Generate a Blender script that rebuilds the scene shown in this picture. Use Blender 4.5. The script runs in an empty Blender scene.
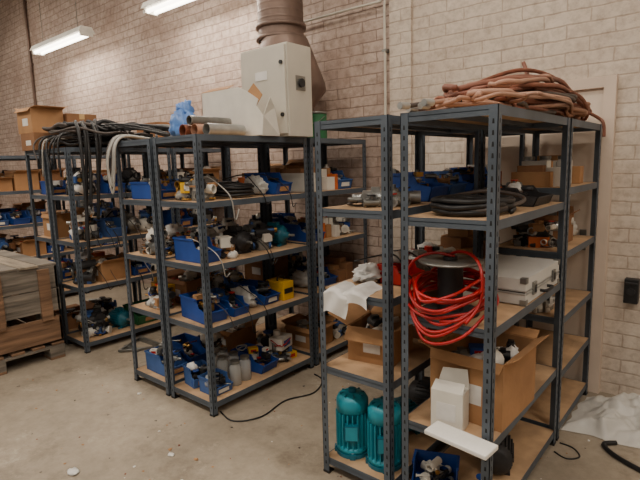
import bpy, math, random
from mathutils import Vector, Matrix, noise
random.seed(11)
R = random.random
def U(a, b): return random.uniform(a, b)

# ---------------------------------------------------------------- materials
def lin(c):
    o = []
    for k in c:
        k = k / 255.0
        o.append(k / 12.92 if k < .04045 else ((k + .055) / 1.055) ** 2.4)
    return o
def M(name, col, rough=.6, metal=0., var=.15, scale=8., bump=0., bscale=60., trans=0., emis=0., stretch=(1, 1, 1), alpha=1.):
    m = bpy.data.materials.new(name); m.use_nodes = True
    nt = m.node_tree; N = nt.nodes; L = nt.links
    p = N['Principled BSDF']
    c = lin(col)
    tc = N.new('ShaderNodeTexCoord'); mp = N.new('ShaderNodeMapping'); mp.inputs['Scale'].default_value = stretch
    L.new(tc.outputs['Object'], mp.inputs['Vector'])
    nz = N.new('ShaderNodeTexNoise'); nz.inputs['Scale'].default_value = scale; nz.inputs['Detail'].default_value = 5
    L.new(mp.outputs['Vector'], nz.inputs['Vector'])
    cr = N.new('ShaderNodeValToRGB')
    cr.color_ramp.elements[0].position = .3; cr.color_ramp.elements[1].position = .7
    cr.color_ramp.elements[0].color = [max(0, x * (1 - var)) for x in c] + [1]
    cr.color_ramp.elements[1].color = [min(1, x * (1 + var)) for x in c] + [1]
    L.new(nz.outputs['Fac'], cr.inputs['Fac']); L.new(cr.outputs['Color'], p.inputs['Base Color'])
    p.inputs['Roughness'].default_value = rough; p.inputs['Metallic'].default_value = metal
    if trans: p.inputs['Transmission Weight'].default_value = trans
    if alpha < 1: p.inputs['Alpha'].default_value = alpha
    if emis:
        p.inputs['Emission Color'].default_value = c + [1]; p.inputs['Emission Strength'].default_value = emis
    if bump:
        n2 = N.new('ShaderNodeTexNoise'); n2.inputs['Scale'].default_value = bscale; n2.inputs['Detail'].default_value = 3
        L.new(mp.outputs['Vector'], n2.inputs['Vector'])
        b = N.new('ShaderNodeBump'); b.inputs['Strength'].default_value = bump; b.inputs['Distance'].default_value = .01
        L.new(n2.outputs['Fac'], b.inputs['Height']); L.new(b.outputs['Normal'], p.inputs['Normal'])
    return m

STEEL = M('shelf_bluegrey_steel', (80, 89, 99), .5, .1, .25, 5)
SLOT = M('slot_dark', (18, 19, 21), .8)
BOARD = M('chipboard', (182, 150, 116), .8, 0, .28, 7, .15, 200)
BLUE = M('bin_blue', (30, 70, 148), .5, 0, .22, 6)
BLUE2 = M('bin_blue_dusty', (58, 94, 154), .6, 0, .22, 6)
RED = M('plastic_red', (186, 26, 20), .4, 0, .1)
REDH = M('hose_red', (166, 18, 20), .38, 0, .15)
GREEN = M('plastic_green', (40, 104, 66), .55, 0, .15)
YEL = M('plastic_yellow', (224, 176, 22), .45)
CARD = M('cardboard', (168, 126, 86), .85, 0, .14, 7, .2, 30)
CARD2 = M('cardboard_dark', (138, 98, 66), .85, 0, .16, 7, .2, 30)
WCARD = M('white_carton', (216, 212, 202), .8, 0, .07, 10)
PAPER = M('paper_white', (218, 216, 212), .85, 0, .1, 14)
TAPE = M('packing_tape', (196, 162, 112), .3)
CAB = M('cabinet_offwhite', (194, 189, 177), .5, 0, .08, 4)
BLK = M('rubber_black', (26, 26, 28), .5, 0, .25, 10)
DK = M('cast_iron_dark', (56, 56, 58), .55, .4, .35, 12, .2, 80)
GREY = M('steel_grey', (134, 134, 130), .4, .7, .25, 10)
GALV = M('galvanised', (176, 178, 176), .35, .7, .2, 14)
BRASS = M('brass', (164, 126, 66), .4, .8, .25, 14)
COPPER = M('rusty_copper', (134, 82, 62), .5, .35, .3, 14)
HOSEB = M('hose_brown', (126, 80, 64), .55, .0, .35, 5)
HOSEB2 = M('hose_tan', (160, 122, 102), .6, 0, .25, 5)
HOSEG = M('hose_dark_grey', (74, 66, 62), .5, 0, .2, 5)
FLEX = M('flex_light_grey', (158, 156, 150), .5, 0, .15, 14)
TEAL = M('motor_teal', (26, 146, 166), .4, 0, .15, 8)
TEALD = M('motor_teal_dark', (16, 100, 120), .45, 0, .15, 8)
BAG = M('plastic_film_white', (212, 210, 204), .35, 0, .08, 8, .3, 20, alpha=.88)
CLEAR = M('clear_plastic', (206, 208, 206), .15, 0, .05, 8, alpha=.5)
BBAG = M('blue_bag', (84, 128, 196), .4, 0, .25, 8, .3, 20)
FOAM = M('styrofoam', (234, 232, 226), .85, 0, .04, 40)
DUCT = M('duct_brown_galv', (120, 100, 90), .5, .3, .3, 4)
ORNG = M('orange_plastic', (196, 98, 40), .5)
WOODG = M('wood_grey', (116, 108, 98), .9, 0, .5, 4, .4, 30, stretch=(1, .7, 9))
WOODB = M('wood_brown', (122, 94, 72), .9, 0, .45, 4, .4, 30, stretch=(1, .7, 9))
WOODL = M('wood_pale', (136, 124, 108), .9, 0, .4, 3, .4, 30, stretch=(1, 8, 1))
LAMPB = M('lamp_housing', (225, 222, 214), .5)
LAMP = M('lamp_tube', (255, 246, 228), .5, emis=10.)
ALU = M('aluminium_case', (206, 206, 202), .45, .1, .06, 5)

# ---------------------------------------------------------------- mesh builder
def crom(p, k=6, cyc=False):
    p = [Vector(q) for q in p]; n = len(p); out = []
    for i in range(n if cyc else n - 1):
        if cyc: a, b, c, d = p[i - 1], p[i], p[(i + 1) % n], p[(i + 2) % n]
        else: a, b, c, d = p[max(i - 1, 0)], p[i], p[i + 1], p[min(i + 2, n - 1)]
        for j in range(k):
            t = j / k
            out.append(.5 * ((2 * b) + (c - a) * t + (2 * a - 5 * b + 4 * c - d) * t * t + (3 * b - a - 3 * c + d) * t ** 3))
    if not cyc: out.append(p[-1])
    return out

class B:
    def __init__(s, name): s.name = name; s.v = []; s.f = []; s.mi = []; s.sm = []; s.mats = []; s.T = Matrix.Identity(4)
    def at(s, x, y, z, rz=0, rx=0, ry=0):
        s.T = Matrix.Translation((x, y, z)) @ Matrix.Rotation(rz, 4, 'Z') @ Matrix.Rotation(ry, 4, 'Y') @ Matrix.Rotation(rx, 4, 'X'); return s
    def add(s, vs, fs, mat, smooth=False):
        if mat not in s.mats: s.mats.append(mat)
        k = s.mats.index(mat); o = len(s.v)
        s.v += [s.T @ Vector(q) for q in vs]
        for f in fs: s.f.append([o + i for i in f]); s.mi.append(k); s.sm.append(smooth)
    def box(s, x0, x1, y0, y1, z0, z1, mat):
        v = [(x0, y0, z0), (x1, y0, z0), (x1, y1, z0), (x0, y1, z0), (x0, y0, z1), (x1, y0, z1), (x1, y1, z1), (x0, y1, z1)]
        s.add(v, [(0, 3, 2, 1), (4, 5, 6, 7), (0, 1, 5, 4), (1, 2, 6, 5), (2, 3, 7, 6), (3, 0, 4, 7)], mat)
    def prism(s, poly, off, mat):
        n = len(poly); o = Vector(off); a = [Vector(p) for p in poly]
        v = a + [p + o for p in a]
        s.add(v, [list(range(n))[::-1], list(range(n, 2 * n))] + [[i, (i + 1) % n, n + (i + 1) % n, n + i] for i in range(n)], mat)
    def lathe(s, prof, org, axis, mat, n=18, smooth=True):
        ax = Vector(axis).normalized(); q = Vector((0, 0, 1)).rotation_difference(ax); o = Vector(org)
        vs = []
        for r, h in prof:
            for i in range(n):
                a = 2 * math.pi * i / n
                vs.append(o + q @ Vector((r * math.cos(a), r * math.sin(a), h)))
        fs = []
        for j in range(len(prof) - 1):
            for i in range(n):
                fs.append((j * n + i, j * n + (i + 1) % n, (j + 1) * n + (i + 1) % n, (j + 1) * n + i))
        s.add(vs, fs, mat, smooth)
    def cyl(s, p0, p1, r, mat, r1=None, n=16):
        p0 = Vector(p0); p1 = Vector(p1); h = (p1 - p0).length; r1 = r if r1 is None else r1
        s.lathe([(r, 0), (r1, h)], p0, p1 - p0, mat, n)
        s.lathe([(0.0001, 0), (r, 0)], p0, p1 - p0, mat, n, False)
        s.lathe([(r1, h), (0.0001, h)], p0, p1 - p0, mat, n, False)
    def pipe(s, p0, p1, r, t, mat, n=14):
        p0 = Vector(p0); p1 = Vector(p1); h = (p1 - p0).length
        s.lathe([(r - t, 0), (r, 0)], p0, p1 - p0, mat, n, False); s.lathe([(r, 0), (r, h)], p0, p1 - p0, mat, n)
        s.lathe([(r, h), (r - t, h)], p0, p1 - p0, mat, n, False); s.lathe([(r - t, h), (r - t, 0)], p0, p1 - p0, mat, n)
    def tube(s, pts, r, mat, n=8, k=5, cyc=False):
        P = crom(pts, k, cyc) if k > 1 else [Vector(p) for p in pts]
        m = len(P); up = None; vs = []
        for i, p in enumerate(P):
            if cyc: t = P[(i + 1) % m] - P[i - 1]
            else: t = P[min(i + 1, m - 1)] - P[max(i - 1, 0)]
            if t.length < 1e-7: t = Vector((1, 0, 0))
            t.normalize()
            if up is None: up = t.orthogonal().normalized()
            up = (up - t * up.dot(t))
            if up.length < 1e-6: up = t.orthogonal()
            up.normalize(); w = t.cross(up)
            for j in range(n):
                a = 2 * math.pi * j / n
                vs.append(p + up * (r * math.cos(a)) + w * (r * math.sin(a)))
        fs = []
        for i in range(m if cyc else m - 1):
            a = i * n; b = ((i + 1) % m) * n
            for j in range(n): fs.append((a + j, a + (j + 1) % n, b + (j + 1) % n, b + j))
        if not cyc: fs += [list(range(n))[::-1], [(m - 1) * n + j for j in range(n)]]
        s.add(vs, fs, mat, True)
    def blob(s, c, r, mat, amp=.25, fr=3., n=14, flat=True):
        c = Vector(c); vs = []; fs = []; sd = Vector((R() * 50, R() * 50, R() * 50))
        for i in range(n + 1):
            th = math.pi * i / n
            for j in range(2 * n):
                ph = math.pi * j / n
                d = Vector((math.sin(th) * math.cos(ph), math.sin(th) * math.sin(ph), math.cos(th)))
                k = 1 + amp * (noise.noise(d * fr + sd) + .6 * abs(noise.noise(d * fr * 2.3 + sd)))
                q = Vector((d.x * r[0] * k, d.y * r[1] * k, d.z * r[2] * k))
                if flat: q.z = max(q.z, -r[2] * .8)
                vs.append(c + q)
        for i in range(n):
            for j in range(2 * n):
                fs.append((i * 2 * n + j, (i + 1) * 2 * n + j, (i + 1) * 2 * n + (j + 1) % (2 * n), i * 2 * n + (j + 1) % (2 * n)))
        s.add(vs, fs, mat, True)
    def sheet(s, fn, nu, nv, mat, smooth=True):
        vs = [fn(i / nu, j / nv) for i in range(nu + 1) for j in range(nv + 1)]
        fs = [(i * (nv + 1) + j, (i + 1) * (nv + 1) + j, (i + 1) * (nv + 1) + j + 1, i * (nv + 1) + j + 1) for i in range(nu) for j in range(nv)]
        s.add(vs, fs, mat, smooth)
    def done(s, bevel=0, solid=0):
        if not s.v: return None
        lo = [min(v[i] for v in s.v) for i in range(3)]; hi = [max(v[i] for v in s.v) for i in range(3)]
        o = Vector(((lo[0] + hi[0]) / 2, (lo[1] + hi[1]) / 2, lo[2]))
        me = bpy.data.meshes.new(s.name); me.from_pydata([v - o for v in s.v], [], s.f)
        for m in s.mats: me.materials.append(m)
        me.polygons.foreach_set('material_index', s.mi); me.polygons.foreach_set('use_smooth', s.sm); me.update()
        ob = bpy.data.objects.new(s.name, me); ob.location = o; bpy.context.scene.collection.objects.link(ob)
        if bevel:
            md = ob.modifiers.new('bevel', 'BEVEL'); md.width = bevel; md.segments = 2; md.limit_method = 'ANGLE'
        if solid:
            md = ob.modifiers.new('solid', 'SOLIDIFY'); md.thickness = solid
        return ob

# ---------------------------------------------------------------- room
def brick_mat(name, c1, c2, mort, dirt, da=.75, bs=.5, grime=.7):
    m = bpy.data.materials.new(name); m.use_nodes = True; nt = m.node_tree; N = nt.nodes; L = nt.links; p = N['Principled BSDF']
    tc = N.new('ShaderNodeTexCoord'); sep = N.new('ShaderNodeSeparateXYZ'); cmb = N.new('ShaderNodeCombineXYZ')
    L.new(tc.outputs['Object'], sep.inputs[0])
    ad = N.new('ShaderNodeMath'); ad.operation = 'ADD'; L.new(sep.outputs['X'], ad.inputs[0]); L.new(sep.outputs['Y'], ad.inputs[1])
    L.new(ad.outputs[0], cmb.inputs[0]); L.new(sep.outputs['Z'], cmb.inputs[1])
    wn = N.new('ShaderNodeTexNoise'); wn.inputs['Scale'].default_value = 9; wn.inputs['Detail'].default_value = 4; L.new(tc.outputs['Object'], wn.inputs['Vector'])
    vm = N.new('ShaderNodeVectorMath'); vm.operation = 'MULTIPLY_ADD'
    L.new(wn.outputs['Color'], vm.inputs[0]); vm.inputs[1].default_value = (.024, .020, 0); L.new(cmb.outputs[0], vm.inputs[2])
    br = N.new('ShaderNodeTexBrick'); L.new(vm.outputs[0], br.inputs['Vector'])
    br.inputs['Scale'].default_value = 1; br.inputs['Brick Width'].default_value = .285; br.inputs['Row Height'].default_value = .088
    br.inputs['Mortar Size'].default_value = .007; br.inputs['Mortar Smooth'].default_value = .6
    br.inputs['Color1'].default_value = lin(c1) + [1]; br.inputs['Color2'].default_value = lin(c2) + [1]; br.inputs['Mortar'].default_value = lin(mort) + [1]
    nz = N.new('ShaderNodeTexNoise'); nz.inputs['Scale'].default_value = 1.1; nz.inputs['Detail'].default_value = 8; nz.inputs['Roughness'].default_value = .7
    L.new(tc.outputs['Object'], nz.inputs['Vector'])
    rp = N.new('ShaderNodeValToRGB'); rp.color_ramp.elements[0].position = .40; rp.color_ramp.elements[1].position = .70
    rp.color_ramp.elements[0].color = (0, 0, 0, 1); rp.color_ramp.elements[1].color = (da, da, da, 1)
    L.new(nz.outputs['Fac'], rp.inputs['Fac'])
    mx = N.new('ShaderNodeMix'); mx.data_type = 'RGBA'
    L.new(rp.outputs['Color'], mx.inputs['Factor']); L.new(br.outputs['Color'], mx.inputs[6]); mx.inputs[7].default_value = lin(dirt) + [1]
    n3 = N.new('ShaderNodeTexNoise'); n3.inputs['Scale'].default_value = 18; n3.inputs['Detail'].default_value = 6; n3.inputs['Roughness'].default_value = .7; L.new(tc.outputs['Object'], n3.inputs['Vector'])
    r3 = N.new('ShaderNodeValToRGB'); r3.color_ramp.elements[0].color = (.60, .56, .52, 1); r3.color_ramp.elements[1].color = (1, 1, 1, 1)
    r3.color_ramp.elements[0].position = .32; r3.color_ramp.elements[1].position = .56
    L.new(n3.outputs['Fac'], r3.inputs['Fac'])
    m2 = N.new('ShaderNodeMix'); m2.data_type = 'RGBA'; m2.blend_type = 'MULTIPLY'; m2.inputs['Factor'].default_value = grime
    L.new(mx.outputs[2], m2.inputs[6]); L.new(r3.outputs['Color'], m2.inputs[7]); L.new(m2.outputs[2], p.inputs['Base Color'])
    p.inputs['Roughness'].default_value = .7
    sub = N.new('ShaderNodeMath'); sub.operation = 'MULTIPLY_ADD'; L.new(br.outputs['Fac'], sub.inputs[0]); sub.inputs[1].default_value = -1; L.new(n3.outputs['Fac'], sub.inputs[2])
    bp = N.new('ShaderNodeBump'); bp.inputs['Strength'].default_value = bs; bp.inputs['Distance'].default_value = .006
    L.new(sub.outputs[0], bp.inputs['Height']); L.new(bp.outputs['Normal'], p.inputs['Normal'])
    return m
BRK = brick_mat('painted_brick', (202, 184, 172), (186, 166, 154), (142, 122, 110), (154, 130, 116), .9, .45, .9)
BRKW = brick_mat('painted_brick_white', (216, 204, 190), (206, 194, 180), (182, 166, 150), (180, 162, 146), .8, .4, .7)

def floor_mat():
    m = bpy.data.materials.new('worn_concrete'); m.use_nodes = True; nt = m.node_tree; N = nt.nodes; L = nt.links; p = N['Principled BSDF']
    tc = N.new('ShaderNodeTexCoord')
    def ns(sc, d, a, b, c0, c1, ro=.6):
        z = N.new('ShaderNodeTexNoise'); z.inputs['Scale'].default_value = sc; z.inputs['Detail'].default_value = d; z.inputs['Roughness'].default_value = ro
        L.new(tc.outputs['Object'], z.inputs['Vector'])
        r = N.new('ShaderNodeValToRGB'); r.color_ramp.elements[0].position = a; r.color_ramp.elements[1].position = b
        r.color_ramp.elements[0].color = c0; r.color_ramp.elements[1].color = c1; L.new(z.outputs['Fac'], r.inputs['Fac']); return r, z
    r1, z1 = ns(.9, 8, .35, .68, lin((146, 135, 119)) + [1], lin((178, 165, 146)) + [1])
    r2, z2 = ns(16, 8, .3, .62, (.62, .60, .58, 1), (1, 1, 1, 1), .75)
    r3, z3 = ns(2.6, 9, .52, .68, (1, 1, 1, 1), (.52, .49, .46, 1), .75)
    r4, z4 = ns(3.7, 9, .58, .66, (0, 0, 0, 1), (.55, .55, .55, 1), .8)
    a = N.new('ShaderNodeMix'); a.data_type = 'RGBA'; a.blend_type = 'MULTIPLY'; a.inputs['Factor'].default_value = .6
    L.new(r1.outputs[0], a.inputs[6]); L.new(r2.outputs[0], a.inputs[7])
    b = N.new('ShaderNodeMix'); b.data_type = 'RGBA'; b.blend_type = 'MULTIPLY'; b.inputs['Factor'].default_value = .75
    L.new(a.outputs[2], b.inputs[6]); L.new(r3.outputs[0], b.inputs[7])
    c = N.new('ShaderNodeMix'); c.data_type = 'RGBA'; L.new(r4.outputs[0], c.inputs['Factor']); L.new(b.outputs[2], c.inputs[6]); c.inputs[7].default_value = lin((190, 179, 161)) + [1]
    L.new(c.outputs[2], p.inputs['Base Color'])
    p.inputs['Roughness'].default_value = .6
    bp = N.new('ShaderNodeBump'); bp.inputs['Strength'].default_value = .2; bp.inputs['Distance'].default_value = .01
    L.new(z2.outputs['Fac'], bp.inputs['Height']); L.new(bp.outputs['Normal'], p.inputs['Normal'])
    return m
FLOOR = floor_mat()
CEIL = M('ceiling_paint', (190, 182, 170), .8, 0, .05, 2)
DOORM = M('door_paint', (212, 196, 180), .6, 0, .08, 3)
FRAMEM = M('door_frame_paint', (204, 186, 170), .55, 0, .1, 3)
WY = 3.72; CZ = 5.3
b = B('floor'); b.box(-15, 4.2, -4, WY, -.1, 0, FLOOR); b.done()
b = B('wall_back'); b.box(-15, 4.2, WY, WY + .25, -.1, CZ, BRK); b.done()
b = B('wall_left'); b.box(-15.25, -15, -4, WY + .25, -.1, CZ, BRK); b.done()
b = B('wall_right'); b.box(4.2, 4.45, -4, WY + .25, -.1, CZ, BRKW); b.done()
b = B('ceiling'); b.box(-15, 4.2, -4, WY, CZ, CZ + .2, CEIL); b.done()
b = B('trim_1'); b.box(-2.29, -2.09, WY - .035, WY, 0, CZ, BRKW); b.done()
b = B('trim_2'); b.box(-2.09, 4.2, WY - .012, WY, 0, CZ, BRKW); b.done()
b = B('door_1')
y1 = WY - .013
b.box(-1.62, -1.55, y1 - .05, y1, 0, 2.1, FRAMEM); b.box(-.70, -.63, y1 - .05, y1, 0, 2.1, FRAMEM); b.box(-1.55, -.70, y1 - .05, y1, 2.03, 2.1, FRAMEM)
b.box(-1.55, -.70, y1 - .025, y1, 0.005, 2.03, DOORM); b.box(-1.13, -1.12, y1 - .03, y1 - .02, .01, 2.03, FRAMEM)
b.box(-.80, -.76, y1 - .035, y1 - .02, .98, 1.12, GREY); b.tube([(-.78, y1 - .03, 1.05), (-.78, y1 - .07, 1.05), (-.88, y1 - .07, 1.05)], .008, GREY)
b.done(.004)
b = B('conduit_pipe')
b.tube([(-3.6, WY - .06, 2.9), (-2.36, WY - .06, 2.9), (-2.32, WY - .06, 2.86), (-2.32, WY - .06, .4)], .011, CAB, 8, 4)
for z in (2.5, 1.9, 1.3): b.box(-2.34, -2.30, WY - .075, WY - .001, z, z + .02, GREY)
b.done()
b = B('conduit_pipe')
b.tube([(-9.4, WY - .03, 5.2), (-9.4, WY - .03, 1.7)], .022, DUCT, 8, 1)
for z in (4.4, 3.4, 2.4): b.box(-9.44, -9.36, WY - .035, WY - .001, z, z + .03, DUCT)
b.done()
b = B('wall_socket')
b.box(-.52, -.44, WY - .07, WY - .012, .66, .82, BLK); b.cyl((-.48, WY - .07, .74), (-.48, WY - .085, .74), .024, DK); b.box(-.515, -.445, WY - .078, WY - .06, .785, .80, DK)
b.done(.004)

# ---------------------------------------------------------------- fluorescent lamps
def lamp(cx, cy, z, L=1.55, power=30):
    b = B('fluorescent_lamp')
    b.prism([(cx - L / 2, cy - .11, z), (cx - L / 2, cy + .11, z), (cx - L / 2, cy + .07, z + .07), (cx - L / 2, cy - .07, z + .07)], (L, 0, 0), LAMPB)
    for dy in (-.045, .045): b.cyl((cx - L / 2 + .03, cy + dy, z - .022), (cx + L / 2 - .03, cy + dy, z - .022), .019, LAMP)
    for sx in (-1, 1):
        b.box(cx + sx * (L / 2 - .02) - .02, cx + sx * (L / 2 - .02) + .02, cy - .08, cy + .08, z - .045, z, LAMPB)
        b.tube([(cx + sx * L * .35, cy, z + .07), (cx + sx * L * .35, cy, CZ - .001)], .004, GREY, 6, 1)
    ob = b.done()
    if power:
        ld = bpy.data.lights.new('tube_light', 'AREA'); ld.shape = 'RECTANGLE'; ld.size = L; ld.size_y = .18; ld.energy = power; ld.color = (1., .895, .775)
        lo = bpy.data.objects.new('tube_light', ld); bpy.context.scene.collection.objects.link(lo)
        lo.parent = ob; lo.location = (0, 0, -.03)
lamp(-7.35, 3.3, 3.36, power=24)
lamp(-4.35, 3.3, 3.32, power=24)
for x in (-10, -6.6, -3.4, -.4, 2.4): lamp(x, -.2, 4.4, power=64)
for x in (-8, -4.5, -1): lamp(x, -2.8, 4.4, power=28)
for x in (-9, -5.2, -1.6, 1.5): lamp(x, 2.0, 4.6, power=36)
w = bpy.data.worlds.new('world'); bpy.context.scene.world = w; w.use_nodes = True
w.node_tree.nodes['Background'].inputs[0].default_value = (1, .93, .85, 1); w.node_tree.nodes['Background'].inputs[1].default_value = .2

# ---------------------------------------------------------------- shelving
def unit(x0, x1, y0, y1, levels, H=1.80):
    b = B('shelving_unit'); w = .036; t = .003
    for sx, x in ((1, x0), (-1, x1)):
        for sy, y in ((1, y0), (-1, y1)):
            b.box(min(x, x + sx * w), max(x, x + sx * w), min(y, y + sy * t), max(y, y + sy * t), 0, H, STEEL)
            b.box(min(x, x + sx * t), max(x, x + sx * t), min(y, y + sy * w), max(y, y + sy * w), 0, H, STEEL)
            b.box(min(x, x + sx * w) - .002, max(x, x + sx * w) + .002, min(y, y + sy * w) - .002, max(y, y + sy * w) + .002, 0, .012, BLK)
            z = .06
            while z < H - .02:
                yy = y - sy * .0006; xx = x + sx * w * .5
                b.add([(xx - .0045, yy, z - .009), (xx + .0045, yy, z - .009), (xx + .003, yy, z + .009), (xx - .003, yy, z + .009)], [(0, 1, 2, 3)], SLOT)
                xx = x - sx * .0006; yy = y + sy * w * .5
                b.add([(xx, yy - .0045, z - .009), (xx, yy + .0045, z - .009), (xx, yy + .003, z + .009), (xx, yy - .003, z + .009)], [(0, 1, 2, 3)], SLOT)
                z += .042
    for z in levels:
        i = .004
        for yy in (y0 + i, y1 - i - .003):
            b.box(x0 + i, x1 - i, yy, yy + .003, z - .038, z, STEEL)
            b.box(x0 + i, x1 - i, min(yy, yy + .016 * (1 if yy < (y0 + y1) / 2 else -1)), max(yy + .003, yy + .016 * (1 if yy < (y0 + y1) / 2 else -1)), z - .019, z - .016, STEEL)
        for xx in (x0 + i, x1 - i - .003):
            b.box(xx, xx + .003, y0 + i, y1 - i, z - .038, z, STEEL)
        b.box(x0 + i + .004, x1 - i - .004, y0 + i + .004, y1 - i - .004, z - .014, z - .001, BOARD)
        b.box((x0 + x1) / 2 - .02, (x0 + x1) / 2 + .02, y0 + i + .004, y1 - i - .004, z - .032, z - .0141, STEEL)
    b.done()
    return (x0, x1, y0, y1, levels)
LV = [.09, .59, .99, 1.39, 1.80]
R1 = unit(-1.10, -.69, 1.85, 2.85, [.08, .45, .94, 1.37, 1.80])
R2 = unit(-1.10, -.69, 2.88, 3.62, [.08, .40, .72, 1.09, 1.44, 1.80])
L1 = unit(-1.57, -1.16, 1.85, 2.85, LV)
L2 = unit(-1.57, -1.16, 2.88, 3.62, LV)
M1 = unit(-2.97, -2.50, 1.86, 2.86, LV)
M1b = unit(-3.46, -3.00, 1.86, 2.86, LV)
M2 = unit(-2.97, -2.50, 2.89, 3.63, LV)
M2b = unit(-3.46, -3.00, 2.89, 3.63, LV)
F1 = unit(-4.74, -4.33, 1.90, 2.90, LV)
F1b = unit(-5.20, -4.78, 1.90, 2.90, LV)
F2 = unit(-4.74, -4.33, 2.93, 3.65, LV)
F2b = unit(-5.20, -4.78, 2.93, 3.65, LV)
G1 = unit(-6.95, -6.5, 1.90, 2.90, LV)
G2 = unit(-6.95, -6.5, 2.93, 3.65, LV)
G1b = unit(-7.45, -7.0, 1.90, 2.90, LV)

# ---------------------------------------------------------------- small parts
METAL = [GREY, GALV, DK, GREY, BRASS, COPPER]
MIX = [GREY, GALV, DK, WCARD, BLK, CARD, GREY, BRASS]
ALLK = 'plrvbecswxt'
def part(b, x, y, z, s, mats, kinds='plrvbec'):
    k = random.choice(kinds); m = random.choice(mats); b.at(x, y, z, U(0, 6.28))
    if k == 'p': b.pipe((-s * .6, 0, s * .25), (s * .6, 0, s * .25), s * .25, s * .05, m, 10)
    elif k == 'l':
        b.tube([(-s * .5, 0, s * .22), (-s * .1, 0, s * .22), (s * .2, s * .2, s * .22), (s * .22, s * .55, s * .22)], s * .2, m, 8, 3)
        b.cyl((-s * .55, 0, s * .26), (-s * .42, 0, s * .26), s * .26, m, n=8)
    elif k == 'r':
        b.tube([(s * .45 * math.cos(a), s * .45 * math.sin(a), s * .1) for a in [i * .7854 for i in range(8)]], s * .1, m, 6, 2, True)
    elif k == 'v':
        b.cyl((-s * .5, 0, s * .25), (s * .5, 0, s * .25), s * .18, m, n=10)
        for q in (-.5, .38): b.cyl((s * q, 0, s * .28), (s * (q + .12), 0, s * .28), s * .28, m, n=10)
        b.cyl((0, 0, s * .25), (0, 0, s * .7), s * .08, m, n=8); b.cyl((0, 0, s * .66), (0, 0, s * .72), s * .26, random.choice([RED, DK, BLK, BLUE]), n=10)
    elif k == 'b': b.box(-s * .5, s * .5, -s * .3, s * .3, 0, s * .4, m)
    elif k == 'e':
        b.cyl((0, 0, 0), (0, 0, s * .5), s * .35, m, n=10); b.cyl((0, 0, s * .5), (0, 0, s * .8), s * .16, m, n=8)
    elif k == 'c':
        b.cyl((-s * .5, 0, s * .3), (s * .4, 0, s * .3), s * .3, m, n=12); b.cyl((s * .4, 0, s * .3), (s * .7, 0, s * .3), s * .1, GALV, n=8)
        b.box(-s * .15, s * .15, -s * .2, s * .2, s * .5, s * .72, m)
    elif k == 's':
        b.blob((0, 0, s * .32), (s * .6, s * .45, s * .4), random.choice([BAG, PAPER, CLEAR, BAG, WCARD]), .6, 3.2, 7)
    elif k == 'w':
        r = s * .5; ph = U(0, 6)
        b.tube([(r * U(.7, 1.2) * math.cos(a), r * U(.6, 1.1) * math.sin(a), .006 + s * U(0, .35)) for a in [ph + i * .9 for i in range(13)]], U(.003, .006), random.choice([BLK, BLK, HOSEG, FLEX, REDH, BLUE]), 5, 3)
    elif k == 'x':
        b.box(-s * .5, s * .5, -s * .35, s * .35, 0, s * .55, random.choice([WCARD, CARD, CARD2, ORNG, YEL, BLUE, WCARD, GREY]))
        b.box(-s * .3, s * .3, -s * .351, -s * .35, s * .12, s * .42, random.choice([PAPER, RED, BLUE]))
    elif k == 't':
        b.T = b.T @ Matrix.Rotation(U(-.15, .15), 4, 'Y'); L = s * U(1.0, 1.6)
        b.cyl((-L * .5, 0, s * .2), (L * .5, 0, s * .2), s * .09, m, n=8); b.cyl((L * .42, 0, s * .2), (L * .52, 0, s * .2), s * .15, random.choice([m, BRASS]), n=6)
    b.T = Matrix.Identity(4)
def junk(b, x0, x1, y0, y1, z, n, s0, s1, mats=METAL, pile=.06, kinds='plrvbec'):
    for i in range(n):
        s = U(s0, s1); mx = min(s * .7, (x1 - x0) * .45); my = min(s * .7, (y1 - y0) * .45)
        x = U(x0 + mx, x1 - mx); y = U(y0 + my, y1 - my)
        part(b, x, y, z + (0 if i < n * .5 else U(0, pile)), s, mats, kinds)
def tray(b, w, d, h, mat):
    t = .004
    b.box(-d / 2, d / 2 * .86, -w / 2, w / 2, 0, t, mat)
    b.prism([(-d / 2, -w / 2, 0), (-d / 2 - .008, -w / 2, h), (-d / 2 - .008, w / 2, h), (-d / 2, w / 2, 0)], (t, 0, 0), mat)
    for sy in (-1, 1):
        y = sy * w / 2
        b.prism([(-d / 2, y, 0), (d * .43, y, 0), (d * .5, y, h * .5), (d * .22, y, h * .62), (d * .12, y, h), (-d / 2 - .008, y, h)], (0, -sy * t, 0), mat)
        b.box(-d / 2 - .008, d * .12, min(y, y + sy * .007), max(y, y + sy * .007), h - .012, h, mat)
    b.prism([(d * .43, -w / 2, 0), (d * .5, -w / 2, h * .5), (d * .5, w / 2, h * .5), (d * .43, w / 2, 0)], (-t, 0, 0), mat)
    b.box(d * .49, d * .52, -w / 2, w / 2, h * .47, h * .52, mat)
    if R() < .5: b.box(d * .455, d * .485, -w * .28, w * .28, h * .14, h * .36, CARD if R() < .5 else WCARD)
def binn(cx, cy, z, w, d, h, mat=None, rz=0, mats=None, fill=16, name='storage_bin'):
    mat = mat or random.choice([BLUE, BLUE, BLUE2])
    mats = mats or random.choice([METAL, MIX, [GREY, GALV], [DK, BLK, GREY], MIX])
    b = B(name); T = Matrix.Translation((cx, cy, z)) @ Matrix.Rotation(rz, 4, 'Z'); b.T = T
    tray(b, w, d, h, mat)
    over = U(.6, 1.1)
    for i in range(fill):
        s = U(.035, .085)
        p = T @ Vector((U(-d * .36, d * .28), U(-w * .28, w * .28), .006 + U(0, h * over)))
        part(b, p.x, p.y, p.z, s, mats, 'plrvbecwxtst')
    b.done()
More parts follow.
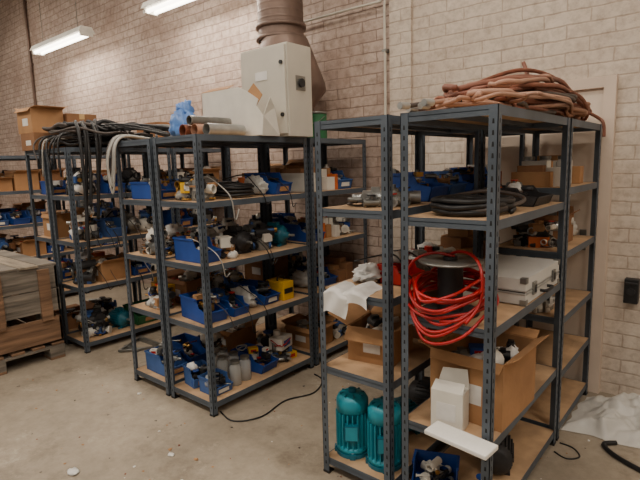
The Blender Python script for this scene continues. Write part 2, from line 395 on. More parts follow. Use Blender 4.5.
def carton(cx, cy, z, wx, wy, h, mat=None, rz=0, open_=True, name='cardboard_box', flap=.5, fill=None):
    mat = mat or CARD
    b = B(name); b.at(cx, cy, z, rz); t = .005; X = wx / 2; Y = wy / 2
    b.box(-X, X, -Y, Y, 0, t, mat); b.box(-X, -X + t, -Y, Y, t, h, mat); b.box(X - t, X, -Y, Y, t, h, mat)
    b.box(-X + t, X - t, -Y, -Y + t, t, h, mat); b.box(-X + t, X - t, Y - t, Y, t, h, mat)
    b.box(-X * .3, X * .45, -Y - .001, -Y, h * .3, h * .6, PAPER)
    if open_:
        f = min(wx, wy) * flap
        for sx in (-1, 1):
            a = U(.15, .9); e = (sx * (X + f * math.cos(a)), h + f * math.sin(a) * .8)
            b.prism([(sx * X, -Y, h), (e[0], -Y + .01, e[1]), (e[0], Y - .01, e[1]), (sx * X, Y, h)], (0, 0, .004), mat)
        a = U(.2, 1.0); b.prism([(-X, Y, h), (-X + .01, Y + f * math.cos(a), h + f * math.sin(a)), (X - .01, Y + f * math.cos(a), h + f * math.sin(a)), (X, Y, h)], (0, 0, .004), mat)
        a = U(-1.2, -.5); b.prism([(-X, -Y, h), (-X + .01, -Y - f * .6 * math.cos(a), h + f * .6 * math.sin(a)), (X - .01, -Y - f * .6 * math.cos(a), h + f * .6 * math.sin(a)), (X, -Y, h)], (0, 0, .004), mat)
    else:
        b.box(-X, X, -Y, Y, h, h + t, mat); b.box(-X - .0006, X + .0006, -.025, .025, h * .75, h + t + .0006, TAPE)
        b.box(X, X + .001, -Y * .5, Y * .4, h * .25, h * .6, PAPER)
    if fill:
        T = b.T.copy()
        for i in range(fill):
            p = T @ Vector((U(-X * .7, X * .7), U(-Y * .7, Y * .7), h * U(.4, .9)))
            part(b, p.x, p.y, p.z, U(.05, .10), [DK, BLK, GREY, WCARD, DK], 'plvbecswx')
    b.T = Matrix.Identity(4)
    return b.done()
def coilpath(c, rx, ry, turns, r, dz=.0, jit=.01, ph=0):
    P = []; n = int(turns * 12)
    for i in range(n):
        a = ph + i * math.pi / 6; t = i // 12
        k = 1 + U(-jit, jit) * 4 - .10 * (t % 3)
        P.append((c[0] + rx * k * math.cos(a), c[1] + ry * k * math.sin(a), c[2] + r + dz * i / 12 + abs(U(0, jit))))
    return P
def coil(cx, cy, z, rx, ry, turns, r, mat, name='hose_coil', dz=None, jit=.012):
    b = B(name); b.tube(coilpath((cx, cy, z), rx, ry, turns, r, (r * .8 if dz is None else dz), jit, U(0, 6)), r, mat, 7, 3)
    b.done()
def motor(cx, cy, z, r, L, mat, rz=0, name='electric_motor'):
    b = B(name); b.at(cx, cy, z, rz); h = r * 1.15
    b.lathe([(.001, -L * .5), (r * .7, -L * .5), (r * .95, -L * .44), (r * .95, L * .3), (r * .8, L * .36), (r * .35, L * .42), (r * .3, L * .5), (.001, L * .5)], (0, 0, h), (1, 0, 0), mat, 20)
    for i in range(22):
        a = i * 2 * math.pi / 22; q = Matrix.Rotation(a, 4, 'X'); T = b.T.copy(); b.T = T @ Matrix.Translation((0, 0, h)) @ q
        b.box(-L * .28, L * .28, -.0025, .0025, r * .9, r * 1.06, mat); b.T = T
    b.cyl((L * .5, 0, h), (L * .68, 0, h), r * .13, GALV, n=10)
    b.box(-L * .16, L * .14, -r * .35, r * .35, h + r * .9, h + r * 1.35, mat)
    for sx in (-.28, .2):
        b.box(L * sx, L * (sx + .1), -r * .85, r * .85, 0, r * .14, mat); b.box(L * sx, L * (sx + .1), -r * .5, r * .5, 0, h - r * .5, mat)
    b.T = Matrix.Identity(4); b.done()
def bag(cx, cy, z, rx, ry, rz_, mat=None, name='plastic_bag'):
    b = B(name); b.blob((cx, cy, z + rz_ * .8), (rx * .8, ry * .8, rz_ * .85), mat or BAG, .55, 3.2); b.done()

def stock(u, lv, seq, x0=None, x1=None, hmax=.3):
    X0, X1, Y0, Y1, L = u; z = L[lv]; X0 += .05; X1 -= .05
    y = Y0 + .045
    for k, w in seq:
        if y + w > Y1 - .03: break
        cy = y + w / 2; cx = (X0 + X1) / 2; D = X1 - X0; e = .004; a, c = y + e, y + w - e; ar = w * D / .08
        if k == 'B':
            binn(cx + U(-.01, .03), cy, z, w - .03, D * .85, U(.12, .18), rz=U(-.12, .12))
        elif k == 'S':
            b2 = (w - .02)
            binn(X1 - D * .25, cy, z, b2 * .85, D * .46, .11, rz=U(-.15, .15), fill=10); binn(X0 + D * .22, cy, z, b2 * .8, D * .4, .13, rz=U(-.2, .2), fill=10)
        elif k == 'J': b = B('pipe_fittings'); junk(b, X0, X1, a, c, z, int(60 * ar), .05, .13, MIX, .12, ALLK + 'plt'); b.done()
        elif k == 'V': b = B('valve_parts'); junk(b, X0, X1, a, c, z, int(50 * ar), .06, .13, [BRASS, GREY, GALV, DK, CARD], .11, 'vlvceswx'); b.done()
        elif k == 'T': b = B('machine_parts'); junk(b, X0, X1, a, c, z, int(38 * ar), .08, .19, [DK, BLK, GREY, GREY, DK, BLUE2, WCARD], .13, ALLK + 'cvt'); b.done()
        elif k == 'C': carton(cx, cy, z, D * .8, w - .03, U(.14, .22), random.choice([CARD, CARD2]), U(-.06, .06), True, flap=.25, fill=11)
        elif k == 'c':
            b = B('carton_stack'); yy = a
            while yy < c - .04:
                ww = min(U(.06, .11), c - yy); m = random.choice([WCARD, CARD, WCARD, ORNG, CARD2]); hh = U(.06, .15)
                b.box(X0 + U(0, .05), X1 - U(0, .08), yy, yy + ww - .006, z, z + hh, m)
                b.box(X0 + .07, X1 - .1, yy + .004, yy + ww - .01, z + hh, z + hh + U(.03, .07), random.choice([WCARD, CARD, CARD2])); yy += ww
            b.done(.002)
        elif k == 'K': coil(cx, cy, z, D * .42, (w / 2 - .03), 9, .010, random.choice([BLK, BLK, HOSEG]))
        elif k == 'P': motor(cx, cy, z, min(w * .38, .085), D * .68, random.choice([DK, GREY, DK, TEALD]), U(-.4, .4))
        elif k == 'W': bag(cx, cy, z, D * .4, w * .4, .08)
        elif k == 'R': binn(cx, cy, z, w - .03, D * .7, .10, RED, 0, fill=5)
        elif k == 'G': binn(cx, cy, z, w - .03, D * .85, .17, GREEN, 0, fill=6, name='plastic_crate')
        elif k == 'j':
            b = B('clear_jars')
            for i in range(3):
                for j in range(max(1, int(w / .1))):
                    px = X0 + .05 + i * D / 3 + U(-.01, .01); py = a + .045 + j * .1
                    if py + .045 < c: b.lathe([(.001, 0), (.042, 0), (.042, .13), (.03, .15), (.03, .165), (.001, .165)], (px, py, z), (0, 0, 1), CLEAR, 14); b.cyl((px, py, z + .152), (px, py, z + .172), .033, GREY)
            b.done()
        elif k == 'Y':
            b = B('tool_case'); b.box(cx - .02, X1 - .02, a + .01, c - .01, z, z + .14, YEL); b.tube([(X1 - .1, a + .03, z + .14), (X1 - .1, a + .035, z + .17), (X1 - .1, c - .035, z + .17), (X1 - .1, c - .03, z + .14)], .007, BLK, 6, 2); b.box(X1 - .021, X1 - .017, a + .02, c - .02, z + .05, z + .09, BLK); b.done(.006)
        y += w
def dangle(u, lv, n=3):
    """loose cables lying across a shelf and over its edge"""
    X0, X1, Y0, Y1, L = u; z = L[lv]; b = B('loose_cable')
    for i in range(n):
        y = U(Y0 + .1, Y1 - .15); d = U(.04, .14); r = U(.0025, .0045)
        b.tube([(X0 + .1, y + U(-.1, .1), z + .12), (X0 + .25, y + U(-.05, .05), z + .15), (X1 - .06, y, z + .08), (X1 + .008 + r, y + .01, z + .005), (X1 + .012 + r, y + .03, z - d), (X1 + .012, y + .07, z - d * U(.3, 1.))], r, random.choice([BLK, BLK, HOSEG, FLEX]), 6, 5)
    b.done()

# middle racks -------------------------------------------------
stock(M1, 0, [('S', .20), ('j', .24), ('B', .2), ('T', .26)])
stock(M1, 1, [('B', .2), ('S', .18), ('W', .14), ('B', .18), ('Y', .14)])
stock(M1, 2, [('B', .17), ('V', .16), ('P', .2), ('T', .18), ('P', .19)])
stock(M1, 3, [('J', .22), ('K', .36), ('W', .1), ('B', .2)])
stock(M1b, 0, [('B', .2), ('B', .2), ('J', .2), ('C', .3)])
stock(M1b, 1, [('J', .2), ('C', .24), ('V', .22), ('B', .2)])
stock(M1b, 2, [('J', .22), ('V', .24), ('W', .14), ('T', .28)])
stock(M1b, 3, [('B', .22), ('S', .2), ('J', .2), ('K', .28)])
for l in (1, 2, 3): dangle(M1, l, 3); dangle(F1, l, 4)
dangle(L1, 2, 2)
stock(M2, 3, [('c', .24), ('c', .16), ('B', .2)]); stock(M2, 2, [('B', .2), ('c', .24), ('J', .2)])
stock(M2, 1, [('W', .18), ('B', .2), ('c', .24)]); stock(M2, 0, [('C', .3), ('T', .3)])
stock(M2b, 3, [('c', .3), ('C', .3)]); stock(M2b, 2, [('T', .3), ('B', .2)])
stock(M2b, 1, [('C', .3), ('T', .3)])
# left racks
stock(F1, 0, [('T', .3), ('P', .2), ('G', .4)]); stock(F1, 1, [('T', .18), ('C', .32), ('B', .2), ('T', .2)])
stock(F1, 2, [('T', .28), ('B', .2), ('P', .2), ('T', .24)]); stock(F1, 3, [('T', .3), ('B', .2), ('T', .24), ('B', .2)])
stock(F1b, 0, [('C', .3), ('T', .3)]); stock(F1b, 1, [('B', .2), ('T', .4)])
stock(F1b, 2, [('C', .3), ('B', .2), ('T', .3)]); stock(F1b, 3, [('B', .2), ('T', .4), ('C', .25)])
for u in (F2, F2b): stock(u, 3, [('T', .3), ('C', .3)]); stock(u, 2, [('B', .2), ('T', .4)]); stock(u, 1, [('C', .3), ('T', .3)]); stock(u, 0, [('T', .3), ('T', .3)])
for u in (G1, G2, G1b):
    for l in (1, 2, 3): stock(u, l, [random.choice([('C', .3), ('B', .22), ('T', .3)]) for i in range(3)])
# right racks
stock(R2, 4, [('c', .22), ('j', .14), ('c', .2)]); stock(R2, 3, [('J', .24), ('C', .22), ('W', .16)]); stock(R2, 2, [('T', .16)])
stock(L2, 3, [('B', .2), ('B', .2), ('c', .2)]); stock(L2, 2, [('c', .3), ('J', .2)]); stock(L2, 1, [('C', .3), ('T', .25)])

# ---- left-hand narrow rack (L1) specifics
b = B('pipe_fittings'); junk(b, -1.53, -1.20, 1.93, 2.33, 1.39, 34, .06, .13, [GALV, GREY, GALV, GREY, GREY], .03, 'plvcrwt'); b.done()
binn(-1.37, 2.47, 1.39, .2, .3, .15); binn(-1.37, 2.70, 1.39, .2, .3, .15)
b = B('paper_sheets')
def ps(dx, dy, L, zt, cr=.006):
    def f(u, v):
        x = -1.53 + dx + u * .14; s = v * L; y = 1.98 + dy - s
        if y < 1.842: z = .994 - (1.842 - y); y = 1.842 - .012 - .016 * math.sin(v * 3 + u * 4 + dx * 30) ** 2
        else: z = .994 + cr * abs(math.sin(u * 9 + v * 6))
        return (x + .02 * math.sin(v * 3 + dx * 40), y, z + zt + .014 * math.sin(u * 5 + dx * 50))
    return f
b.sheet(ps(0, 0, .25, 0), 12, 24, PAPER); b.sheet(ps(.11, .05, .24, .004), 12, 24, PAPER); b.done()
bag(-1.45, 2.14, .99, .10, .13, .05, PAPER, 'crumpled_rag')
binn(-1.30, 2.20, .99, .18, .16, .10, RED, fill=4)
b = B('machine_parts'); junk(b, -1.52, -1.2, 2.35, 2.8, .99, 34, .06, .16, [GREY, RED, WCARD, DK], .06, ALLK); b.done()
carton(-1.40, 2.15, .59, .25, .28, .18, CARD, .16, True, flap=.55, fill=12)
carton(-1.36, 2.62, .59, .3, .3, .24, CARD2, 0, True, flap=.3, fill=6)
def pump(cx, cy, z):
    b = B('pump_motor'); r = .080
    b.cyl((cx, cy, z), (cx, cy, z + .02), r * 1.12, TEALD, n=24)
    b.lathe([(r * .82, .02), (r * .82, .235), (r * 1.05, .24), (r * 1.05, .295), (r * .9, .318), (r * .55, .33), (.001, .33)], (cx, cy, z), (0, 0, 1), TEAL, 28)
    b.lathe([(r * .82, .02), (r * 1.06, .024), (r * 1.06, .046), (r * .82, .05)], (cx, cy, z), (0, 0, 1), TEAL, 28)
    for i in range(20):
        b.at(cx, cy, z, i * 2 * math.pi / 20); b.box(r * .78, r * 1.10, -.0028, .0028, .045, .235, TEAL)
    b.T = Matrix.Identity(4)
    for i in range(4):
        a = i * math.pi / 2 + .6; b.cyl((cx + r * 1.0 * math.cos(a), cy + r * 1.0 * math.sin(a), z + .02), (cx + r * math.cos(a), cy + r * math.sin(a), z + .032), .009, GALV, n=6)
        b.at(cx, cy, z, a); b.box(r * .9, r * 1.22, -.014, .014, 0, .028, TEALD); b.T = Matrix.Identity(4)
    b.at(cx, cy, z, -1.0); b.box(r * .9, r * 1.35, -.035, .035, .11, .19, TEALD); b.box(r * 1.35, r * 1.37, -.03, .03, .115, .185, TEAL)
    b.cyl((0, 0, .33), (0, 0, .35), .02, TEALD)
    for i in range(8): b.at(cx, cy, z, i * math.pi / 4); b.box(.03, r * .8, -.003, .003, .322, .330, TEALD)
    b.T = Matrix.Identity(4)
    b.done()
pump(-1.475, 1.985, .09); pump(-1.28, 1.99, .09)
motor(-1.36, 2.3, .09, .08, .24, TEALD, 1.2); motor(-1.36, 2.62, .09, .08, .24, DK, .2)

# ---- right rack (R1) specifics
b = B('hose_coil')
b.tube(coilpath((-.895, 2.12, 1.37), .165, .20, 7, .011, .007, .009), .011, BLK, 8, 3)
b.tube(coilpath((-.895, 2.16, 1.37), .14, .17, 4, .010, .012, .012, 2), .010, BLK, 8, 3)
b.tube([(-1.05, 2.2, 1.43), (-.95, 2.4, 1.45), (-.8, 2.42, 1.43), (-.74, 2.3, 1.41), (-.76, 2.0, 1.40), (-.9, 1.92, 1.39)], .009, HOSEG, 8, 6); b.done()
b = B('plastic_tray'); b.at(-.86, 2.62, 1.37); tray(b, .26, .26, .09, DK); b.T = Matrix.Identity(4); junk(b, -.98, -.76, 2.50, 2.74, 1.376, 22, .04, .08, [BLK, GREY, ORNG, DK], .07, ALLK); b.done()
b = B('hose_reel'); cx, cy, z = -.94, 2.0, .94
b.cyl((cx, cy, z), (cx, cy, z + .012), .125, DK, n=32)
b.cyl((cx, cy, z + .012), (cx, cy, z + .225), .055, BLK, n=24)
b.lathe([(.02, .225), (.135, .225), (.138, .229), (.135, .235), (.02, .235), (.02, .225)], (cx, cy, z), (0, 0, 1), GREY, 36)
b.cyl((cx, cy, z + .235), (cx, cy, z + .25), .03, DK)
def redloop(rx, ry, zc, tilt, ph, turns=1, sag=.05, ox=0):
    P = []
    for i in range(int(12 * turns) + 1):
        a = ph + i * math.pi / 6
        X = cx + .02 + ox + rx * math.cos(a) * (1 + U(-.04, .04)); Y = cy - .03 + ry * math.sin(a) * (1 + U(-.03, .03))
        zz = z + zc + tilt * math.sin(a) + U(-.008, .008) - (sag * max(0, -math.sin(a)) ** 2)
        if Y > 1.845 - .012: zz = max(zz, z + .02)
        P.append((X, Y, zz))
    return P
for i in range(10):
    b.tube(redloop(U(.12, .18), U(.14, .19), U(.04, .17), U(-.02, .06), U(0, 6), U(1.1, 1.8), U(.0, .09), U(-.015, .015)), .0068, REDH, 8, 4)
b.tube([(cx - .12, cy + .06, z + .16), (cx + .0, cy + .02, z + .26), (cx + .1, cy - .02, z + .27), (cx + .17, cy - .08, z + .22), (cx + .185, cy - .12, z + .1), (cx + .15, cy - .18, z + .02)], .0068, REDH, 8, 6)
b.tube([(cx - .19, cy - .06, z + .05), (cx - .17, cy - .05, z + .2), (cx - .08, cy - .02, z + .26), (cx + .02, cy, z + .25)], .0068, REDH, 8, 6)
b.done()
b = B('aluminium_case'); ya, yb = 2.26, 2.80
b.box(-1.04, -.70, ya, yb, .945, .998, ALU); b.box(-1.04, -.70, ya, yb, 1.004, 1.065, ALU)
b.box(-1.035, -.705, ya + .005, yb - .005, .998, 1.004, DK)
for zz in (.990, 1.0045):
    b.box(-.6995, -.6965, ya, yb, zz, zz + .007, GALV); b.box(-1.04, -.70, ya - .003, ya - .0005, zz, zz + .007, GALV)
for yy in (ya + .09, yb - .14): b.box(-.6995, -.690, yy, yy + .045, .975, 1.035, GREY); b.box(-.690, -.686, yy + .012, yy + .033, .985, 1.02, DK)
b.tube([(-.70, 2.48, .97), (-.672, 2.485, .97), (-.672, 2.585, .97), (-.70, 2.59, .97)], .008, BLK, 8, 3)
for x in (-1.04, -.70):
    for y in (ya, yb):
        for z0, z1 in ((.941, .967), (1.043, 1.069)):
            b.box(x - .004 if x < -1 else x - .025, x + .025 if x < -1 else x + .004, y - .004 if y < 2.5 else y - .025, y + .025 if y < 2.5 else y + .004, z0, z1, GREY)
b.done(.002)
carton(-.86, 2.20, .45, .34, .40, .30, CARD, -.03, True, flap=.22, fill=26)
b = B('white_carton'); b.at(-.90, 1.925, .45, .12); b.box(-.07, .07, -.045, .045, 0, .17, WCARD)
b.prism([(-.07, .045, .17), (.07, .045, .17), (.06, .05, .25), (-.05, .05, .24)], (0, .003, 0), WCARD); b.prism([(-.07, -.045, .17), (.07, -.045, .17), (.065, .0, .2), (-.065, .0, .2)], (0, 0, .003), WCARD)
b.box(-.045, .04, -.0465, -.045, .04, .12, PAPER); b.done(.002)
b = B('styrofoam_sheet'); b.at(-.80, 1.815, .472, -.12, .04); b.box(-.13, .15, -.07, .03, 0, .02, FOAM); b.at(-.80, 1.815, .45, -.12); b.box(-.10, .06, .01, .03, .001, .03, FOAM); b.done(.004)
binn(-1.0, 1.99, .08, .2, .16, .12, rz=-1.2, mats=[WCARD, GREY, WCARD, DK], fill=14)
motor(-.83, 2.32, .08, .075, .24, DK, 1.9)
motor(-.97, 2.62, .08, .07, .24, GREY, 1.4)
b = B('machine_parts'); junk(b, -.86, -.73, 1.9, 2.15, .08, 16, .06, .11, [DK, GREY, GALV, BLUE2], .05, ALLK); b.done()
b = B('machine_parts'); junk(b, -1.05, -.74, 2.5, 2.8, .45, 20, .06, .14, [DK, GREY, COPPER], .05, ALLK); b.done()

# brown hose pile on top of the right racks : loose loops plus long straggling ends
b = B('hose_pile')
for k in range(28):
    mat = random.choice([HOSEB, COPPER, HOSEB2, HOSEB2, HOSEG, HOSEB, COPPER]); r = U(.007, .013)
    ccx = -.90 + U(-.06, .06); ccy = 2.70 + U(-.32, .4); ly = U(.24, .76); lx = U(.05, .18); zz = 1.802 + r + (k // 4) * .022 + U(0, .02)
    P = []; n = 14; rot = U(-.25, .25)
    for i in range(n + random.choice([0, 4, 8])):
        a = 2 * math.pi * i / n + k
        w_ = abs(math.sin(a)) ** .7 * (1 if math.sin(a) > 0 else -1)
        py = min(3.6, max(1.92, ccy + ly * w_ + U(-.05, .05)))
        env = max(0, 1 - abs(py - 2.8) / 1.0)
        P.append((min(-.64, max(-1.15, ccx + lx * math.cos(a) + (py - ccy) * rot + U(-.03, .03))), py, 1.802 + r + (zz - 1.802 - r) * (.25 + .95 * env) + U(0, .03)))
    b.tube(P, r, mat, 7, 4)
for (x, y, mt) in ((-1.08, 1.88, HOSEG), (-1.03, 1.96, COPPER), (-.96, 1.86, HOSEB2), (-1.12, 2.02, HOSEB), (-1.16, 2.16, HOSEB2)):
    b.tube([(x, y, 1.83), (x + .03, y + .15, 1.85), (-.95 + U(-.05, .05), 2.35, 1.90 + U(-.02, .03)), (-.85 + U(-.05, .05), 2.7, 1.96 + U(-.02, .04)), (-.9, 3.1, 1.87)], .010, mt, 8, 6); b.cyl((x, y, 1.83), (x - .01, y - .05, 1.828), .015, GALV, n=8)
b.tube([(-.8, 2.4, 1.92), (-.84, 2.62, 1.99), (-.88, 2.72, 2.05), (-.9, 2.74, 2.09)], .010, HOSEB, 8, 5)
b.tube([(-1.05, 2.05, 1.84), (-.95, 2.3, 1.95), (-.86, 2.6, 2.03), (-.8, 2.95, 2.02), (-.76, 3.3, 1.92), (-.78, 3.5, 1.83)], .010, COPPER, 8, 6)
b.tube([(-.9, 2.1, 1.88), (-.88, 2.35, 1.96), (-.82, 2.7, 2.0), (-.8, 3.0, 1.97), (-.83, 3.3, 1.86)], .012, HOSEB, 8, 6)
b.tube([(-.9, 2.6, 1.95), (-.84, 3.0, 1.95), (-.78, 3.3, 1.9), (-.70, 3.5, 1.84), (-.665, 3.52, 1.80), (-.66, 3.53, 1.72)], .010, HOSEB, 8, 6)
b.tube([(-.95, 2.3, 1.93), (-.78, 2.7, 1.96), (-.70, 3.1, 1.92), (-.75, 3.45, 1.83), (-.9, 3.5, 1.82)], .010, COPPER, 8, 6)
b.done()

# ---- top of middle rack
b = B('electrical_cabinet'); ox = .17
b.box(-3.06 + ox, -2.60 + ox, 2.60, 2.85, 1.802, 2.43, CAB); b.box(-3.05 + ox, -2.61 + ox, 2.582, 2.599, 1.82, 2.415, CAB)
for zz in (1.95, 2.3): b.cyl((-2.64 + ox, 2.582, zz), (-2.64 + ox, 2.57, zz), .014, BLK)
b.box(-2.60 + ox, -2.596 + ox, 2.68, 2.78, 2.12, 2.22, GREY); b.cyl((-2.596 + ox, 2.73, 2.17), (-2.58 + ox, 2.73, 2.17), .03, DK)
b.box(-2.90 + ox, -2.78 + ox, 2.578, 2.582, 2.20, 2.26, PAPER); b.done(.006)
b = B('white_carton'); ox = .14; H0 = 2.14
b.prism([(-3.24 + ox, 2.38, 1.802), (-2.62 + ox, 2.38, 1.802), (-2.60 + ox, 2.38, 1.93), (-2.66 + ox, 2.38, 2.0), (-2.64 + ox, 2.38, 2.04), (-2.74 + ox, 2.38, 2.10), (-2.84 + ox, 2.38, H0), (-3.24 + ox, 2.38, H0)], (0, .004, 0), WCARD)
b.prism([(-3.24 + ox, 2.38, 1.802), (-3.24 + ox, 2.38, H0), (-3.24 + ox, 2.55, H0 - .01), (-3.24 + ox, 2.55, 1.802)], (.004, 0, 0), WCARD)
b.prism([(-2.62 + ox, 2.38, 1.802), (-2.60 + ox, 2.38, 1.93), (-2.62 + ox, 2.47, 2.06), (-2.66 + ox, 2.55, 2.0), (-2.62 + ox, 2.55, 1.802)], (.004, 0, 0), WCARD)
b.prism([(-2.74 + ox, 2.38, 2.10), (-2.66 + ox, 2.38, 2.0), (-2.62 + ox, 2.40, 2.07), (-2.69 + ox, 2.39, 2.15)], (0, .004, 0), CARD)
b.box(-3.24 + ox, -2.62 + ox, 2.38, 2.55, 1.802, 1.806, CARD); b.prism([(-3.24 + ox, 2.38, H0), (-2.95 + ox, 2.38, H0), (-2.97 + ox, 2.46, H0 + .035), (-3.22 + ox, 2.46, H0 + .035)], (0, 0, .004), CARD)
b.done()
b = B('pipe_bundle')
for i in range(3): b.pipe((-2.80 + i * .085, 1.98 + .03 * i, 1.842), (-2.79 + i * .08, 2.34, 1.842), .039, .004, [COPPER, HOSEB2, GALV][i], 20)
b.pipe((-2.75, 2.0, 1.905), (-2.75, 2.33, 1.905), .03, .004, GREY, 18); b.done()
b = B('plastic_bag'); b.blob((-2.95, 2.10, 1.885), (.09, .08, .10), BBAG, .5, 3); b.blob((-2.96, 2.12, 1.98), (.06, .05, .06), BBAG, .6, 3, flat=False); b.done()
b = B('flexible_hose')
for i in range(5):
    o = i * .009; d = U(.25, .38)
    b.tube([(-3.42 + o, 2.05, 1.82 + o * .3), (-3.44 + o, 1.88, 1.84), (-3.46 + o, 1.815, 1.76), (-3.47 + o, 1.80 - o * .4, 1.82 - d * .6), (-3.45 + o, 1.80, 1.80 - d), (-3.42 + o, 1.81, 1.82 - d * .6), (-3.41 + o, 1.825, 1.77), (-3.41 + o, 1.90, 1.835), (-3.37, 2.1, 1.82)], .008, random.choice([FLEX, FLEX, HOSEG]), 7, 5)
b.done()
b = B('metal_scrap'); junk(b, -3.40, -3.12, 2.25, 2.8, 1.80, 14, .06, .16, [GREY, DK, WCARD], .03, ALLK); b.done()

# ---- top of left racks : tangled black hoses and rods, cartons behind
b = B('hose_pile')
for k in range(34):
    r = U(.009, .017); P = []; n = 11; ccx = -4.60 + U(-.12, .14); ccy = 2.3 + U(-.15, .3); zz = 1.80 + r + (k // 5) * .028
    lx = U(.10, .32); ly = U(.10, .34); rt = U(0, 3.1)
    for i in range(n + 3):
        a = 2 * math.pi * i / n + k; x_ = lx * math.cos(a) * U(.85, 1.15); y_ = ly * math.sin(a) * U(.85, 1.15)
        X = max(-4.86, ccx + x_ * math.cos(rt) - y_ * math.sin(rt)); Y = max(1.93, ccy + x_ * math.sin(rt) + y_ * math.cos(rt))
        ex = max(0, abs(X + 4.6) - .3)
        P.append((X, Y, zz + U(0, .05) - ex * .15))
    b.tube(P, r, random.choice([BLK, BLK, BLK, HOSEG, BLK, DK]), 7, 4)
for i in range(5):
    x = -4.30 + U(0, .05); d = [.95, .8, .5, .62, .35][i]; yy = 1.98 + i * .05 + U(-.02, .02); s = U(-.05, .05)
    b.tube([(-4.75, yy + .25, 1.93), (-4.55, yy + .12, 2.02 + U(-.03, .03)), (x - .06, yy + .02, 2.0), (x + .03, yy, 1.86), (x + .02 + s, yy - .02, 1.8 - d * .5), (x + .015 + s * 1.5, yy - .05, 1.8 - d)], .014, BLK, 8, 6)
for i in range(7):
    x = -4.80 + i * .07 + U(-.04, .04); b.tube([(x + U(-.05, .1), 2.2, 1.9), (x, 1.96, 1.91 + U(-.03, .02)), (x + U(-.04, .04), 1.86, 1.84), (x + U(-.05, .05), 1.85, 1.84 - U(.05, .35))], U(.007, .011), random.choice([BLK, HOSEG, BLK, BLK, FLEX]), 8, 5)
b.done()
b = B('steel_rods')
for i in range(9):
    ya = 2.1 + U(0, .5); yb = 2.2 + U(-.1, .35); b.tube([(-4.8 + U(0, .25), ya, 1.93 + U(0, .07)), (-4.0, (ya + yb) / 2, 1.95 + U(-.01, .03)), (-3.3 + U(-.1, .2), yb, 1.835 + i * .008)], U(.007, .012), random.choice([BLK, DK, GREY, BLK]), 7, 4)
b.done()
carton(-5.04, 2.18, 1.80, .30, .60, .15, CARD2, .0, False)
carton(-5.09, 2.03, 1.957, .28, .29, .22, CARD, .06, True, flap=.25)
carton(-5.05, 2.345, 1.957, .28, .28, .18, CARD2, -.05, False)
carton(-4.90, 3.2, 1.80, .38, .38, .28, CARD2, .0, False)
b = B('metal_scrap'); junk(b, -4.70, -4.38, 2.72, 2.86, 1.80, 16, .08, .18, [DK, BLK, GREY], .07, ALLK); b.done()
b = B('metal_scrap'); junk(b, -4.68, -4.38, 2.98, 3.6, 1.80, 26, .08, .2, [DK, BLK, GREY], .07, ALLK); b.done()
b = B('steel_bar_frame')
b.tube([(-4.1, 2.08, .02), (-3.92, 2.32, .02)], .012, GREY, 6, 1); b.tube([(-4.1, 2.08, .02), (-4.25, 2.36, .02)], .012, GREY, 6, 1); b.box(-4.28, -3.95, 2.36, 2.40, 0, .03, GREY); b.box(-4.2, -3.98, 2.18, 2.22, 0, .02, GREY); b.done()

# ---- extraction duct
b = B('extraction_duct'); cx, cy = -3.20, 3.36
b.lathe([(.20, 2.68), (.20, CZ - .001)], (cx, cy, 0), (0, 0, 1), DUCT, 32)
for z in (2.68, 2.78, 3.35, 4.0): b.lathe([(.20, z), (.222, z), (.222, z + .03), (.20, z + .03)], (cx, cy, 0), (0, 0, 1), DUCT, 32)
for i in range(40):
    z = 2.84 + i * .06
    b.lathe([(.20, z), (.203, z + .01), (.20, z + .02)], (cx, cy, 0), (0, 0, 1), DUCT, 32)
b.lathe([(.20, 2.68), (.345, 2.30), (.35, 2.24), (.24, 2.10), (.24, 1.805), (.001, 1.805)], (cx + .06, cy - .02, 0), (0, 0, 1), DUCT, 32)
b.done()
b = B('paint_can'); px_ = -2.60; b.cyl((px_, 3.1, 1.80), (px_, 3.1, 2.00), .08, GREEN, n=24); b.lathe([(.08, .19), (.084, .19), (.084, .205), (.075, .205), (.07, .195), (.001, .195)], (px_, 3.1, 1.80), (0, 0, 1), GREY, 24)
b.tube([(px_ - .08, 3.1, 1.97), (px_ - .07, 3.04, 1.93), (px_, 3.0, 1.91), (px_ + .07, 3.04, 1.93), (px_ + .08, 3.1, 1.97)], .003, GREY, 6, 4); b.done()

# ---- timber pallet crate in the left foreground
b = B('pallet_crate'); x0, x1, y0, y1 = -5.6, -4.42, .72, 1.76
def pl(zb):
    for yy in (y0, (y0 + y1) / 2 - .06, y1 - .12): b.box(x0, x1, yy, yy + .12, zb, zb + .022, WOODB)
    for xx in (x0, (x0 + x1) / 2 - .07, x1 - .14):
        for yy in (y0, (y0 + y1) / 2 - .06, y1 - .12): b.box(xx, xx + .14, yy, yy + .12, zb + .022, zb + .1, WOODG)
        b.box(xx, xx + .14, y0, y1, zb + .1, zb + .122, WOODG)
    n = 7
    for i in range(n): yy = y0 + i * (y1 - y0 - .1) / (n - 1); b.box(x0, x1, yy, yy + .1, zb + .122, zb + .144, WOODB)
pl(0)
def collar(zb, h, mat, e=0):
    t = .022
    b.box(x0 - e, x1 + e, y0 - e, y0 + t, zb, zb + h, mat); b.box(x0 - e, x1 + e, y1 - t, y1 + e, zb, zb + h, mat)
    b.box(x0 - e, x0 + t, y0, y1, zb, zb + h, mat); b.box(x1 - t, x1 + e, y0, y1, zb, zb + h, mat)
for xx in (x0 + .05, x1 - .15):
    for yy in (y0 + .05, y1 - .15): b.box(xx, xx + .1, yy, yy + .1, .144, .44, WOODG)
collar(.165, .21, WOODB)
collar(.43, .19, WOODG, .004); collar(.626, .19, WOODG, .0)
for xx in (x0 + .03, x1 - .09): b.box(xx, xx + .06, y0 + .022, y0 + .05, .3, .81, WOODB)
for y in (y0 + .06, (y0 + y1) / 2, y1 - .16): b.box(x1 + .004, x1 + .026, y, y + .09, .36, .80, WOODB)
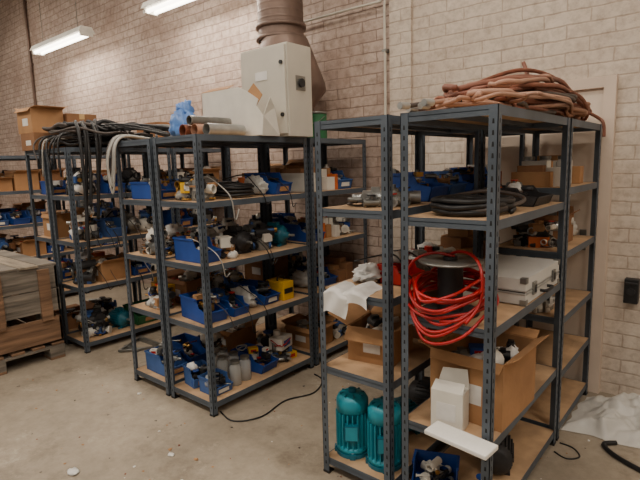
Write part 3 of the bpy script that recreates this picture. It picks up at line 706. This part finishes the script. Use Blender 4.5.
for i in range(7): yy = y0 - .01 + i * .152; b.box(x0 - .02, x1 + .02 - U(0, .03), yy, yy + .142, .818, .838, WOODL if i % 2 else WOODG)
b.box(x0, x1 - .1, y0 + .1, y0 + .2, .84, .86, WOODL)
b.done(.003)

# ---- floor litter
b = B('power_cable'); b.tube([(-2.52, 1.93, .006), (-2.35, 1.9, .006), (-2.25, 2.05, .006), (-2.28, 2.3, .006), (-2.2, 2.5, .006), (-2.28, 2.7, .006), (-2.4, 2.75, .006)], .005, BLK, 7, 6); b.done()
b = B('black_hose'); b.tube([(-.42, 3.03, .014), (-.47, 2.98, .014), (-.44, 2.92, .014), (-.36, 2.86, .014), (-.22, 2.8, .014), (0, 2.75, .014)], .013, BLK, 8, 6); b.done()
b = B('power_cable'); b.tube([(-.67, 2.75, .005), (-.6, 2.72, .005), (-.55, 2.78, .005), (-.6, 2.85, .005), (-.67, 2.86, .005)], .004, BLK, 6, 5); b.done()
b = B('plastic_sheet')
def pf(u, v):
    x = -.70 + u * 1.1; y = 3.0 + v * .56 + .06 * math.sin(u * 5)
    h = .08 + .12 * noise.noise(Vector((x * 4, y * 4, 1))) + .07 * abs(noise.noise(Vector((x * 11, y * 11, 4)))) + .03 * noise.noise(Vector((x * 25, y * 25, 7)))
    e = min(1, 5 * min(u, 1 - u, v, 1 - v) + .03)
    return (x + .05 * noise.noise(Vector((x * 8, y * 8, 9))), y + .05 * noise.noise(Vector((x * 7, y * 7, 3))), max(.004, e * h))
b.sheet(pf, 90, 50, BAG); b.done()
def scrap(px, py, s, mat=PAPER, name='paper_scrap'):
    b = B(name); b.blob((px, py, s * .2), (s, s * .7, s * .22), mat, .5, 2.5, 8); b.done()
scrap(-2.63, 1.02, .035); scrap(-2.35, 1.44, .02); scrap(-3.3, .62, .02, CARD, 'cardboard_scrap'); scrap(-2.2, 1.5, .014, CARD, 'cardboard_scrap')
b = B('floor_debris')
for i in range(300):
    x = U(-4.2, 0); y = U(.6, 3.5); s = U(.002, .009) * (1.7 if R() < .08 else 1)
    b.at(x, y, 0, U(0, 6)); b.prism([(-s, -s * .6, 0), (s, -s * .4, 0), (s * .7, s * .6, 0), (-s * .4, s * .8, 0)], (0, 0, s * U(.2, .6)), random.choice([HOSEG, CARD, PAPER, WOODG, COPPER, CARD]))
b.T = Matrix.Identity(4); b.done()

# ---------------------------------------------------------------- camera
cam = bpy.data.cameras.new('camera'); co = bpy.data.objects.new('camera', cam); bpy.context.scene.collection.objects.link(co)
cam.lens = 36 * 500 / 640; cam.sensor_width = 36; cam.clip_start = .05
co.matrix_world = Matrix.Translation((0, 0, 1.6)) @ Matrix.Rotation(math.radians(40), 4, 'Z') @ Matrix.Rotation(math.radians(90 - 8.6), 4, 'X') @ Matrix.Rotation(math.radians(-1.6), 4, 'Z')
bpy.context.scene.camera = co
